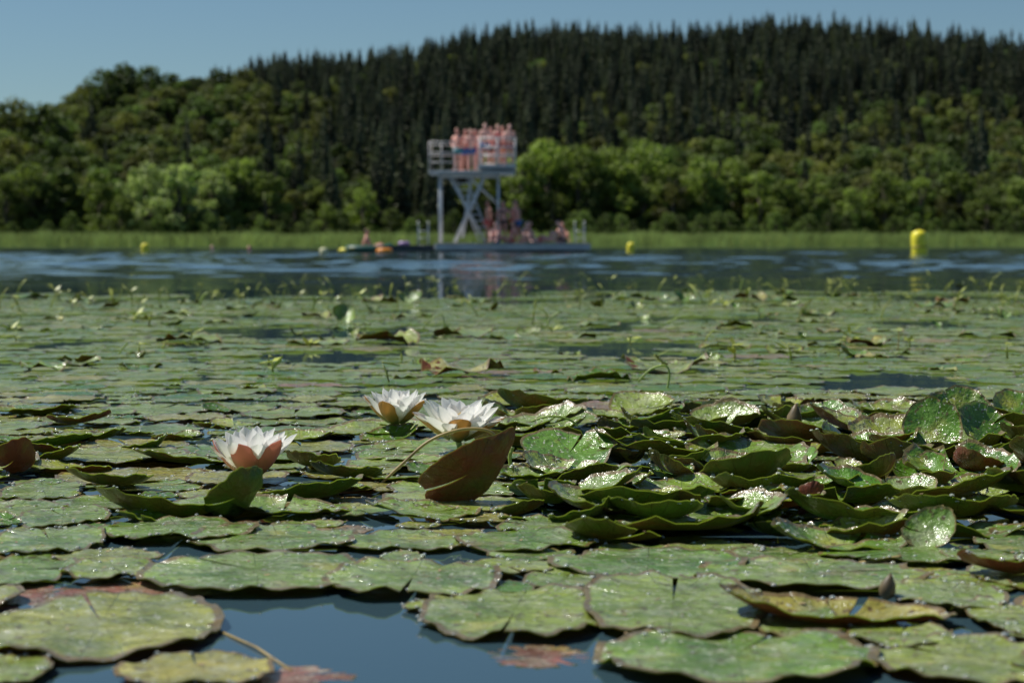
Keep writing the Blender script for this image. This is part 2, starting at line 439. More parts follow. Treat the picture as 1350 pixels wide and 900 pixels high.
flower(603,578,.034,1.36,.72,0,(5,3),M_SEPB,(-85,-5,90,180),23)
random.seed(99)
def bud(px,py,z,h,w,mat,lean):
    bm=bmesh.new()
    pr=[(0,.25),(.12,.75),(.35,1),(.6,.85),(.82,.45),(1,.05)]
    tube_bm(bm,[(lean*h*t,0,h*t) for t,_ in pr],[w*r for _,r in pr],14)
    x,y=ray(px,py,z); add_obj('water_lily_bud',bm_mesh(bm),(mat,),None,(x,y,z))
M_BUDG=simple('bud_olive',(.14,.10,.045),.5,.5,60)
bud(1045,572,.008,.060,.016,M_BUDG,.1); bud(1167,790,.006,.028,.009,M_BUDG,.2)
def stalk(pts,base,r=.0022,mat=M_STEM,dep=0.0):
    x0,y0=ray(*base); P=[]
    n=len(pts)
    for i,(px,py) in enumerate(pts):
        y=y0+dep*i/(n-1)
        ang=(py-HZ)/F
        P.append(((px-675)/F*y, y, max(-.01,CH-ang*y)))
    Q=[]
    for i in range(n-1):
        p0=Vector(P[max(i-1,0)]);p1=Vector(P[i]);p2=Vector(P[i+1]);p3=Vector(P[min(i+2,n-1)])
        for k in range(6):
            t=k/6; Q.append(.5*((2*p1)+(p2-p0)*t+(2*p0-5*p1+4*p2-p3)*t*t+(3*p1-p0-3*p2+p3)*t**3))
    Q.append(Vector(P[-1]))
    add_obj('lily_stalk',tube(Q,r,8),(mat,))
stalk([(500,640),(530,612),(565,582),(605,567),(640,567),(656,578)],(500,642),.0024,M_STEMB,.02)
stalk([(700,556),(725,549),(750,553),(762,562)],(700,585),.002,M_STEM)
stalk([(842,503),(858,487),(877,482),(883,492),(880,514)],(842,514),.0028,M_STEM)
stalk([(555,436),(570,420),(583,416),(586,430)],(555,438),.003,M_STEM)
stalk([(880,425),(900,417),(925,418),(935,428)],(880,427),.004,M_STEM)
stalk([(1120,748),(1150,742),(1192,736)],(1120,748),.0025,M_STEMB)
stalk([(975,388),(978,372),(980,368)],(975,390),.006,M_STEM)
stalk([(1184,462),(1186,440),(1184,436)],(1184,464),.002,M_STEMB)
stalk([(677,628),(672,605),(676,590)],(677,630),.003,M_STEM)
stalk([(155,468),(162,458),(168,452)],(155,469),.003,M_STEM)
stalk([(718,434),(728,418),(738,412)],(718,436),.004,M_STEM)
stalk([(262,404),(268,390),(274,386)],(262,406),.006,M_STEM)
stalk([(412,408),(414,398),(413,390)],(412,410),.006,M_STEM)
def floater(a,b,r,mat):
    A=ray(*a);B=ray(*b); add_obj('lily_stalk',tube([(A[0],A[1],.0005),((A[0]+B[0])/2+.004,(A[1]+B[1])/2,.002),(B[0],B[1],.0)],r,8),(mat,))
floater((285,830),(385,884),.0013,M_STEMB)
bm=bmesh.new()
for i in range(250):
    y=U(11,18.5) if R()<.86 else U(5,11); x=U(-1,1)*(.29*y)
    if y>14 and x<0 and R()<.5: continue
    h=U(.03,.13)*(1 if y>9 else .5); lx=U(-.9,.9)*h; ly=U(-.3,.3)*h
    curl=U(-.06,.06)
    pts=[(x,y,-.005),(x+lx*.4,y+ly*.3,h*.55),(x+lx,y+ly,h),(x+lx+curl,y+ly,h*.85)]
    tube_bm(bm,pts,[.004,.0035,.0035,.0015],5)
    if R()<.5:
        for s in range(random.randint(2,6)):
            zz=h*U(.3,1); a=U(0,6.28); l=U(.02,.06); c=Vector((x+lx*zz/h,y+ly*zz/h,zz)); d=Vector((math.cos(a),math.sin(a)*.6,U(.1,.8)))*l; n=Vector((-math.sin(a),math.cos(a),.3))*l*.2
            vs=[bm.verts.new(v) for v in (c,c+d*.5+n,c+d,c+d*.5-n)]; bm.faces.new(vs)
add_obj('pondweed_sprigs',bm_mesh(bm),(simple('sprig_green',(.34,.38,.06),.5,.4,6),))
cur=Acc()
spots=[(540,400,.25,1.4),(900,398,.2,1.2),(230,430,.05,1),(1068,418,.02,1),(1100,392,.1,1),(1265,378,.5,1),(650,410,.3,1),(1320,420,.2,1),(455,425,.3,1),(865,540,.1,.5),(790,405,.3,1)]
for px,py,rn,sc_ in spots:
    x,y=ray(px,py); cur.add(leaf_geo((x,y,0),U(.06,.09)*sc_,U(.04,.07)*sc_,spin=U(0,6),cup=.25,wave=.12,bend=U(.4,1.1),tilt=D(U(-20,30)),roll=D(U(-20,20)),rnd=rn,nr=5,ns=30,lift=0))
for i in range(40):
    y=U(6,14); x=U(-1,1)*.28*y
    r=U(.03,.065); cur.add(leaf_geo((x,y,0),r,r*U(.5,.9),spin=U(0,6),cup=U(.1,.3),wave=.12,bend=U(.3,1.0),tilt=D(U(-15,22)),roll=D(U(-18,18)),rnd=U(0,.6),nr=4,ns=26,lift=0))
cur.build('curled_lily_leaves')

# ---------------------------------------------------------------- water
ys=[-30,-15,-6,-2,0,.6]
y=1.0
while y<14: ys.append(y); y+=.25
while y<262: ys.append(y); y+=.05*y/14
ys=np.array(ys)
c=np.linspace(-1,1,521); cols=np.concatenate([[-9,-4,-2,-1.4],c,[1.4,2,4,9]])
half=.30*np.maximum(ys,6)+2
X=cols[None,:]*half[:,None]; Yg=np.repeat(ys[:,None],len(cols),1); Z=np.zeros_like(X)
ampf=np.clip((Yg-15)/16,0,1)*np.clip((200-Yg)/120,.3,1)*(np.abs(cols)[None,:]<=1)
sp=.05*Yg/14
rng=np.random.RandomState(4)
for k in range(34):
    lam=.45*(1.075**k); a=rng.normal(-.2,.75); kx=math.sin(a)*6.283/lam; ky=math.cos(a)*6.283/lam
    f=np.clip(lam/sp/2.5-1,0,1)
    g1,g2,g3,g4=rng.uniform(.05,.25,4); 
    gust=.4+.6*np.sin(X*g1+Yg*g2*.5+k*2.1)*np.sin(Yg*g3-X*g4*.4+k*1.7)
    Z+=.0038*lam**.9*f*gust*np.sin(kx*X+ky*Yg+rng.uniform(0,6.28)+.8*np.sin(X*g1*3+k))
Z*=ampf
V=np.stack([X,Yg,Z],2).reshape(-1,3); W=len(cols); H=len(ys)
ii=np.arange((H-1)*W).reshape(H-1,W)[:,:-1].ravel()
Fq=np.stack([ii,ii+1,ii+W+1,ii+W],1)
m,nt,out=newmat('lake_water'); p=N(nt,'ShaderNodeBsdfPrincipled')
g=N(nt,'ShaderNodeNewGeometry')
p.inputs['Base Color'].default_value=(.035,.07,.09,1); p.inputs['Roughness'].default_value=.03; p.inputs['IOR'].default_value=1.333
n1=N(nt,'ShaderNodeTexNoise'); n1.inputs['Scale'].default_value=4; n1.inputs['Detail'].default_value=3; L(nt,g.outputs['Position'],n1.inputs['Vector'])
sx=N(nt,'ShaderNodeSeparateXYZ'); L(nt,g.outputs['Position'],sx.inputs[0])
mr=N(nt,'ShaderNodeMapRange'); mr.inputs['From Min'].default_value=14; mr.inputs['From Max'].default_value=90; mr.inputs['To Min'].default_value=.06; mr.inputs['To Max'].default_value=.16
L(nt,sx.outputs[1],mr.inputs[0])
mp=N(nt,'ShaderNodeMapping'); mp.inputs['Scale'].default_value=(.07,.05,1); L(nt,g.outputs['Position'],mp.inputs[0])
n2=N(nt,'ShaderNodeTexNoise'); n2.inputs['Scale'].default_value=3; n2.inputs['Detail'].default_value=4; L(nt,mp.outputs[0],n2.inputs['Vector'])
gr=ramp(nt,[(.42,(.08,)*3),(.58,(1,)*3)]); L(nt,n2.outputs[0],gr.inputs[0])
b=N(nt,'ShaderNodeBump'); b.inputs['Distance'].default_value=.05
L(nt,math_(nt,'MULTIPLY',mr.outputs[0],gr.outputs[0]),b.inputs['Strength']); L(nt,n1.outputs[0],b.inputs['Height'])
L(nt,b.outputs[0],p.inputs['Normal']); L(nt,p.outputs[0],out.inputs[0])
add_obj('lake_water',np_mesh('lake_water',V,Fq),(m,))

# ---------------------------------------------------------------- terrain
tops=[(-300,290),(0,235),(100,205),(200,150),(290,108),(350,92),(400,78),(450,76),(520,73),(580,64),(630,46),(700,38),(760,38),(820,44),(880,40),(950,33),(1000,30),(1080,36),(1150,42),(1220,54),(1290,60),(1350,68),(1600,100),(2200,200)]
xs_=[(a-675)/F*700 for a,_ in tops]; hs_=[(HZ-b+0)/F*700-17.4 for _,b in tops]
def tz(x,y):
    h=float(np.interp(x,xs_,hs_))
    s=smooth(262,715,y)
    z=h*(s**.85)
    if y>715: z=h*(1-.5*smooth(715,1100,y))
    p1=smooth(-98,-86,x)*(1-smooth(-58,-12,x))*math.exp(-((y-415)/55)**2)*8
    p2=9*math.exp(-((x+92)/16)**2-((y-325)/30)**2)
    z=z+p1+p2
    z+=2.6*noise.noise((x*.02,y*.02,1))*smooth(270,330,y)
    sh=smooth(246+2.5*noise.noise((x*.03,0,7)),256,y)
    return (-.6+.9*sh)+z*smooth(255,275,y)
gx=np.concatenate([np.linspace(-900,-260,14),np.linspace(-250,250,110),np.linspace(260,900,14)]); gy=np.concatenate([np.linspace(238,300,40),np.linspace(305,760,90),np.linspace(780,1500,12)])
V=[(a,b_,tz(a,b_)) for b_ in gy for a in gx]; W=len(gx); H=len(gy)
ii=np.arange((H-1)*W).reshape(H-1,W)[:,:-1].ravel(); Fq=np.stack([ii,ii+1,ii+W+1,ii+W],1)
add_obj('hill_terrain',np_mesh('hill',V,Fq),(simple('forest_floor',(.05,.07,.025),.9,.5,.15),))

# ---------------------------------------------------------------- trees
def fol_mat(name,trans):
    m,nt,out=newmat(name); 
    t=N(nt,'ShaderNodeAttribute',attribute_name='tint',attribute_type='INSTANCER')
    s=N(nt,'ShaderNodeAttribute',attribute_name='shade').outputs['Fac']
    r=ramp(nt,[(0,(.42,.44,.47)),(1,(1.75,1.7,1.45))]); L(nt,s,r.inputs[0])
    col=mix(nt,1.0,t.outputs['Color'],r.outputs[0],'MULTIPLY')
    d=N(nt,'ShaderNodeBsdfPrincipled'); d.inputs['Roughness'].default_value=.6; d.inputs['Specular IOR Level'].default_value=.3; L(nt,col,d.inputs['Base Color'])
    tr=N(nt,'ShaderNodeBsdfTranslucent'); c2=mix(nt,1.0,col,(1.25,1.4,.7),'MULTIPLY'); L(nt,c2,tr.inputs[0])
    ms=N(nt,'ShaderNodeMixShader'); ms.inputs[0].default_value=trans; L(nt,d.outputs[0],ms.inputs[1]); L(nt,tr.outputs[0],ms.inputs[2]); L(nt,ms.outputs[0],out.inputs[0]); return m
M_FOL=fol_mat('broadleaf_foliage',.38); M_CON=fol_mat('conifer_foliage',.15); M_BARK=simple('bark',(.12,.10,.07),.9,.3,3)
proto=bpy.data.collections.new('tree_prototypes')
def leafquads(C,n,rad,size,shade,V,Fc,S,rs):
    for _ in range(n):
        d=rs.normal(size=3); d/=np.linalg.norm(d); rr=rad*rs.uniform(.35,1.0)**.6
        p=np.array(C)+d*rr*np.array([1,1,.8])
        nrm=d+rs.normal(size=3)*.7; nrm/=np.linalg.norm(nrm)
        a=np.cross(nrm,rs.normal(size=3)); a/=np.linalg.norm(a); b=np.cross(nrm,a)
        s=size*rs.uniform(.6,1.3); k=len(V)
        V+= [p+a*s, p+b*s*.6, p-a*s, p-b*s*.6]; Fc.append((k,k+1,k+2,k+3)); S+= [shade+rs.uniform(-.15,.15)]*4
def bark_and_leaves(name,bm,V,Fc,S,mat):
    V=np.array(V)
    nb=len(bm.verts); bm.verts.ensure_lookup_table(); bm.verts.index_update()
    BV=[tuple(v.co) for v in bm.verts]; BF=[[v.index for v in f.verts] for f in bm.faces if len(f.verts)==4]
    bm.free()
    VV=np.concatenate([np.array(BV),V]); FF=np.concatenate([np.array(BF),np.array(Fc)+nb]); mi=[0]*len(BF)+[1]*len(Fc)
    me=np_mesh(name,VV,FF,mi,{'shade':np.concatenate([np.full(nb,.5),np.array(S)])},False)
    me.materials.append(M_BARK); me.materials.append(mat)
    o=bpy.data.objects.new(name,me); proto.objects.link(o)
def broadleaf(name,seed,H=10,wid=3.6,bush=False):
    rs=np.random.RandomState(seed); bm=bmesh.new()
    lean=rs.uniform(-.5,.5)
    tube_bm(bm,[(0,0,-.5),(lean*.3,0,H*.25),(lean*.7,.2,H*.55),(lean,0,H*.85)],[.28,.22,.14,.04],6)
    V=[];Fc=[];S=[]
    nc=46
    for i in range(nc):
        t=rs.uniform(.08 if bush else .14,.97); env=math.sin(math.pi*min(1,(t*.93+.06))**.8)**.6
        a=rs.uniform(0,6.28); r=wid*env*rs.uniform(.35,1.0)
        C=(lean*t+r*math.cos(a),r*math.sin(a),t*H*.93)
        if i%3==0: tube_bm(bm,[(lean*t*.6,0,max(.5,C[2]*.6)),(C[0]*.6,C[1]*.6,C[2]*.85),C],[.09,.06,.02],4)
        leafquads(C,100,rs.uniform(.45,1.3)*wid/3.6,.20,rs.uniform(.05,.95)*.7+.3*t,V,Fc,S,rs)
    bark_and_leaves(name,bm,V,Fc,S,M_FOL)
def conifer(name,seed,H=16,wid=2.3):
    rs=np.random.RandomState(seed); bm=bmesh.new()
    tube_bm(bm,[(0,0,-1),(0,0,H*.5),(0,0,H*.97)],[.22,.13,.02],5)
    V=[];Fc=[];S=[]
    nw=26
    for i in range(nw):
        t=i/nw; z=H*(.08+.92*t); r=wid*(1-t)**.85*rs.uniform(.8,1.1)+.12
        nb=10 if t<.8 else 6
        for k in range(nb):
            a=rs.uniform(0,6.28); rr=r*rs.uniform(.6,1.15); dz=-rr*rs.uniform(.15,.5); w=rr*.22+.1
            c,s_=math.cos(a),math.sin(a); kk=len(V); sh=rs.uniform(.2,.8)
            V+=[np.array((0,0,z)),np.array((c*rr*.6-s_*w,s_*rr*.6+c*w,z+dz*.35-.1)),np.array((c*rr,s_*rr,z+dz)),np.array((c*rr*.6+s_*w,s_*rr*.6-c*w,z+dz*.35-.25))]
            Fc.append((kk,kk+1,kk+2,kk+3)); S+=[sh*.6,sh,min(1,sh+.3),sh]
            kk=len(V)
            V+=[np.array((c*rr*.3,s_*rr*.3,z+.1)),np.array((c*rr*.9,s_*rr*.9,z+dz*.7+.15)),np.array((c*rr*.8,s_*rr*.8,z+dz-.45)),np.array((c*rr*.3,s_*rr*.3,z-.5))]
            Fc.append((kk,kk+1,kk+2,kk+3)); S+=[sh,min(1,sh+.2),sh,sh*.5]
    kk=len(V); V+=[np.array(q) for q in ((0,0,H*1.05),(.09,0,H*.97),(0,0,H*.93),(-.09,0,H*.97))]; Fc.append((kk,kk+1,kk+2,kk+3)); S+=[.6]*4
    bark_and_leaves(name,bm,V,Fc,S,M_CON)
for i in range(4): broadleaf('broadleaf_%d'%i,10+i,10,[3.4,3.0,3.9,2.7][i],i==2)
for i in range(4): conifer('conifer_%d'%i,20+i,16,[2.9,2.6,3.3,2.4][i])
pts=[];sc=[];rz=[];kd=[];tn=[]
def addtree(x,y,s,k,t,z=None):
    pts.append((x,y,(tz(x,y) if z is None else z)-.2)); sc.append(s); rz.append(U(0,6.28)); kd.append(k); tn.append(t)
def conc():
    v=U(.45,1.8); 
    return (.066*v,.076*v,.048*v)
def brc(b=1.0):
    v=U(.5,1.55)*b; h=U(-.15,.3)
    return (.112*v*(1+h),.148*v,.046*v)
sp=4.4
yy=268
while yy<760:
    w=.34*yy; xx=-w
    while xx<w:
        x=xx+U(-.45,.45)*sp; y=yy+U(-.45,.45)*sp
        px=675+x/y*F
        nz=noise.noise((x*.018,y*.018,9)); 
        if y<330: pc=.1+ (.9 if 490<px<600 else 0)+(.35 if 330<px<490 else 0)
        elif y<430: pc=.1 if px<430 else (.95 if px<760 else .5)
        elif y<520: pc=.12 if px<330 else .85
        else: pc=.94
        pc+=nz*.8 if y>300 else 0
        if px<340 and y<600: pc=.04
        if R()<pc: addtree(x,y,U(.5,1.12),random.randint(4,7),conc())
        elif R()<.8:
            s=U(.8,1.25) if y>300 else U(.7,1.0)
            addtree(x,y,s,random.randint(0,3),brc(.75 if y>330 else .85))
        xx+=sp
    yy+=sp
shore=[(10,225,262,.8),(45,205,264,1.1),(85,215,268,.8),(130,212,262,1.4),(160,250,258,1.0),(195,207,260,2.4),(240,203,258,2.6),(280,215,262,2.2),(320,195,266,1.5),(350,215,262,1.1),(395,288,256,1.0),
(430,262,258,1.3),(480,240,262,1.7),(515,268,258,.8),(545,292,256,1.1),(690,190,268,1.5),(725,172,272,1.9),(765,180,270,1.1),(800,185,272,1.5),(850,178,274,1.8),(885,205,268,1.1),(925,195,270,1.8),(965,200,272,1.3),
(1000,215,266,1.8),(1035,225,264,1.1),(1075,228,262,1.3),(1120,240,262,1.8),(1165,215,266,1.2),(1215,222,264,1.6),(1260,215,266,1.1),(1300,240,262,1.0),(1340,225,264,1.5),(620,230,270,1.0),(650,215,272,1.1)]
for px,ty,d,b in shore:
    x=(px-675)/F*d; g0=tz(x,d); h=(HZ-ty)/F*d-g0+.3
    t=(.116*b,.150*b,.038*b) if b<2 else (.115*b,.138*b,.064*b)
    addtree(x,d,h/10.2,random.choice([0,1,2,3]),t)
    for k in range(2):
        addtree(x+U(-3,3),d+U(2,8),h/10.2*U(.7,.98),random.randint(0,3),(.075*b,.108*b,.032*b))
for i in range(170):
    x=U(-85,85); d=U(253,262); b=U(.4,1.6); 
    addtree(x,d,U(.18,.48),2,(.09*b,.128*b,.036*b))
for px,ty,d in [(-20,140,330),(20,122,330),(55,126,328),(78,140,332),(140,84,400),(165,78,405),(195,80,410),(225,90,412),(260,96,415),(290,86,420),(120,105,400),(320,84,430)]:
    x=(px-675)/F*d; g0=tz(x,d); h=(HZ-ty)/F*d-g0
    if h>3: addtree(x,d,min(2.0,max(.5,h/10.0)),random.choice([0,2]),brc(.6))
print('trees',len(pts))
me=bpy.data.meshes.new('forest_points'); me.from_pydata(pts,[],[])
for n,t,v in (('sc','FLOAT',sc),('rz','FLOAT',rz),('kd','INT',kd)):
    a=me.attributes.new(n,t,'POINT'); a.data.foreach_set('value',v)
a=me.attributes.new('tint','FLOAT_VECTOR','POINT'); a.data.foreach_set('vector',np.array(tn,dtype=np.float32).ravel())
fo=add_obj('hillside_forest',me)
ng=bpy.data.node_groups.new('scatter_trees','GeometryNodeTree')
ng.interface.new_socket('Geometry',in_out='INPUT',socket_type='NodeSocketGeometry'); ng.interface.new_socket('Geometry',in_out='OUTPUT',socket_type='NodeSocketGeometry')
gi=ng.nodes.new('NodeGroupInput'); go=ng.nodes.new('NodeGroupOutput'); iop=ng.nodes.new('GeometryNodeInstanceOnPoints'); ci=ng.nodes.new('GeometryNodeCollectionInfo')
ci.inputs['Collection'].default_value=proto; ci.inputs['Separate Children'].default_value=True; ci.inputs['Reset Children'].default_value=True
def na(n,t):
    q=ng.nodes.new('GeometryNodeInputNamedAttribute'); q.data_type=t; q.inputs['Name'].default_value=n; return [o for o in q.outputs if o.enabled and o.name=='Attribute'][0]
ng.links.new(gi.outputs[0],iop.inputs['Points']); ng.links.new(ci.outputs[0],iop.inputs['Instance']); iop.inputs['Pick Instance'].default_value=True
ng.links.new(na('kd','INT'),iop.inputs['Instance Index'])
cb=ng.nodes.new('ShaderNodeCombineXYZ'); ng.links.new(na('rz','FLOAT'),cb.inputs[2])
er=ng.nodes.new('FunctionNodeEulerToRotation'); ng.links.new(cb.outputs[0],er.inputs[0]); ng.links.new(er.outputs[0],iop.inputs['Rotation'])
cb2=ng.nodes.new('ShaderNodeCombineXYZ'); s_=na('sc','FLOAT')
for i in range(3): ng.links.new(s_,cb2.inputs[i])
ng.links.new(cb2.outputs[0],iop.inputs['Scale']); ng.links.new(iop.outputs[0],go.inputs[0])
md=fo.modifiers.new('scatter','NODES'); md.node_group=ng

V=[];Fc=[]
for i in range(34000):
    x=U(-95,95); yb=247+2.5*noise.noise((x*.03,0,7)); y=yb+U(-1.5,6); h=U(1.1,2.0)*(1+.3*noise.noise((x*.2,y*.3,2))); w=U(.02,.05); a=U(-.25,.25); k=len(V); c=U(-1,1)
    V+=[(x-w,y,-.1),(x+w,y,-.1),(x+w*.7+a*h*.4,y+c*w,h*.6),(x+a*h,y+c*w,h)]; Fc.append((k,k+1,k+2,k+3)); 
me=np_mesh('reeds',V,Fc,None,None,False)
add_obj('reed_bed',me,(simple('reed',(.44,.54,.16),.6,.35,.35,0,.45),))

# ---------------------------------------------------------------- diving tower
TD=85.0; PM=F/TD
def TX(px): return (px-675)/PM
M_STEEL=simple('galvanised_steel',(.62,.65,.68),.4,.12,3,.2); M_WHITE=simple('rail_paint',(.74,.68,.67),.45,.08,3)
M_DECK=simple('deck_planks',(.50,.46,.43),.7,.25,4); M_DARK=simple('dark_float',(.04,.05,.06),.5,.3,3); M_GREY=simple('raft_side',(.50,.52,.53),.5,.15,3)
def box_bm(bm,x0,x1,y0,y1,z0,z1,mi=0,bev=.015):
    r=bmesh.ops.create_cube(bm,size=1); vs=r['verts']
    for v in vs: v.co=Vector(((x0+x1)/2+v.co.x*(x1-x0),(y0+y1)/2+v.co.y*(y1-y0),(z0+z1)/2+v.co.z*(z1-z0)))
    fs=set(f for v in vs for f in v.link_faces)
    for f in fs: f.material_index=mi
    if bev: bmesh.ops.bevel(bm,geom=list(set(e for f in fs for e in f.edges)),offset=bev,segments=1,affect='EDGES',material=mi)
tower=bpy.data.objects.new('diving_tower',None); scene.collection.objects.link(tower); tower.location=(0,TD,0)
def part(name,bm,mats,par): return add_obj(name,bm_mesh(bm,name),mats,par)
xl,xm,xr=TX(581),TX(622),TX(657); zf=3.30; zr=3.62; zd=.42
bm=bmesh.new()
for x in (xl,xr):
    for yy_ in (-1.1,1.1): tube_bm(bm,[(x,yy_,zd),(x,yy_,zf)],.045,10)
for yy_ in (-1.1,1.1):
    tube_bm(bm,[(TX(600),yy_,zd),(TX(640),yy_,zf)],.05,8)
    tube_bm(bm,[(TX(640),yy_,zd),(TX(592),yy_,zf)],.04,8)
    tube_bm(bm,[(TX(657),yy_,zd+1.6),(TX(615),yy_,zf)],.03,8)
    tube_bm(bm,[(xl,yy_,zf-.06),(xr,yy_,zf-.06)],.05,8)
    tube_bm(bm,[(TX(622),yy_,zf-.1),(TX(610),yy_,zd+.2)],.03,8)
for x in (xl,xr): tube_bm(bm,[(x,-1.1,1.9),(x,1.1,1.9)],.03,8)
part('frame',bm,(M_STEEL,),tower)
bm=bmesh.new()
box_bm(bm,TX(567),TX(632),-1.5,1.5,zf,zf+.12); box_bm(bm,TX(630),TX(680),-1.6,1.6,zr-.12,zr)
box_bm(bm,TX(633),TX(679),-1.5,1.5,zf,zf+.11)
part('platforms',bm,(M_GREY,),tower)
bm=bmesh.new()
def rail(x0,x1,y0,y1,z0,hs,n,r=.016):
    for i in range(n+1):
        t=i/n; tube_bm(bm,[(x0+(x1-x0)*t,y0+(y1-y0)*t,z0),(x0+(x1-x0)*t,y0+(y1-y0)*t,z0+hs[-1])],r,6)
    for h in hs: tube_bm(bm,[(x0,y0,z0+h),(x1,y1,z0+h)],r*1.1,6)
a0,a1=TX(568),TX(600)
rail(a0,a1,-1.45,-1.45,zf+.12,(.35,.75,1.2),2,.02); rail(a0,a1,1.45,1.45,zf+.12,(.75,1.2),1,.016); rail(a0,a0,-1.45,1.45,zf+.12,(.75,1.2),1,.016)
b0,b1=TX(633),TX(679)
rail(b0,b1,-1.55,-1.55,zr,(.05,.42,.78,1.15),2,.036); rail(b0,b1,1.55,1.55,zr,(.6,1.15),2,.02)
rail(b1,b1,-1.55,1.55,zr,(.42,.78,1.15),1,.02)
part('railings',bm,(M_WHITE,),tower)
bm=bmesh.new()
for dx in (-.25,.25): tube_bm(bm,[(TX(640)+dx,-.4,zd),(TX(606)+dx,-.2,zf)],.03,8)
for i in range(11):
    t=(i+.5)/11; xx=TX(640)+(TX(606)-TX(640))*t; box_bm(bm,xx-.25,xx+.25,-.5,-.2,zd+(zf-zd)*t-.02,zd+(zf-zd)*t+.02,0,0)
part('ladder',bm,(M_STEEL,),tower)
raft=bpy.data.objects.new('bathing_raft',None); scene.collection.objects.link(raft); raft.location=(0,TD,0)
bm=bmesh.new()
x0,x1=TX(576),TX(776); box_bm(bm,x0,x1,-2.2,2.2,.1,.34,1,.02)
n=36
for i in range(n):
    w=(x1-x0)/n; box_bm(bm,x0+i*w+.008,x0+(i+1)*w-.008,-2.22,2.22,.343,.4,0,.004)
for y_ in (-1.6,0,1.6): tube_bm(bm,[(x0+.2,y_,.02),(x1-.2,y_,.02)],.2,12,2)
part('deck',bm,(M_DECK,M_GREY,M_DARK),raft)
bm=bmesh.new(); box_bm(bm,TX(486),TX(574),-1.3,1.3,.05,.27,0,.02)
for i in range(16):
    w=(TX(574)-TX(486))/16; box_bm(bm,TX(486)+i*w+.01,TX(486)+(i+1)*w-.01,-1.32,1.32,.273,.31,0,.004)
part('low_dock',bm,(M_DARK,),raft)
bm=bmesh.new()
for px in (553,566,757,769):
    X_=TX(px); z0=.31 if px<600 else .4
    tube_bm(bm,[(X_,-1.1,-.4),(X_,-1.15,1.1),(X_,-1.0,1.3),(X_,-.8,1.3),(X_,-.7,1.1),(X_,-.7,z0)],.022,8)
for pr in ((553,566),(757,769)):
    for z in (-.2,.05,.3,.6,.9): tube_bm(bm,[(TX(pr[0]),-1.13,z),(TX(pr[1]),-1.13,z)],.016,6)
part('boarding_ladders',bm,(M_STEEL,),raft)

# ---------------------------------------------------------------- people
skins=[simple('skin_%d'%i,c,.5,.08,6) for i,c in enumerate([(.84,.40,.31),(.74,.33,.25),(.88,.50,.41),(.58,.25,.17)])]
hairs=[simple('hair_%d'%i,c,.6,.3,40) for i,c in enumerate([(.05,.03,.02),(.16,.09,.04),(.34,.22,.09)])]
cloth=[simple('swim_%d'%i,c,.7,.15,20) for i,c in enumerate([(.06,.16,.42),(.62,.08,.08),(.05,.04,.05),(.07,.26,.30),(.72,.25,.08)])]
M_EYE=simple('eye',(.02,.015,.01),.3,.1); M_LIP=simple('lip',(.40,.13,.11),.5,.1)
def skin_mesh(verts,edges,rad):
    me=bpy.data.meshes.new('sk'); me.from_pydata(verts,edges,[]); o=bpy.data.objects.new('sk',me); scene.collection.objects.link(o)
    m=o.modifiers.new('s','SKIN'); m.use_smooth_shade=True
    for i,r in enumerate(rad):
        d=me.skin_vertices[0].data[i]; d.radius=(r,r) if not isinstance(r,tuple) else r; d.use_root=(i==0)
    s=o.modifiers.new('ss','SUBSURF'); s.levels=1; s.render_levels=1
    dg=bpy.context.evaluated_depsgraph_get(); e=o.evaluated_get(dg); r=bpy.data.meshes.new_from_object(e)
    bpy.data.objects.remove(o); return r
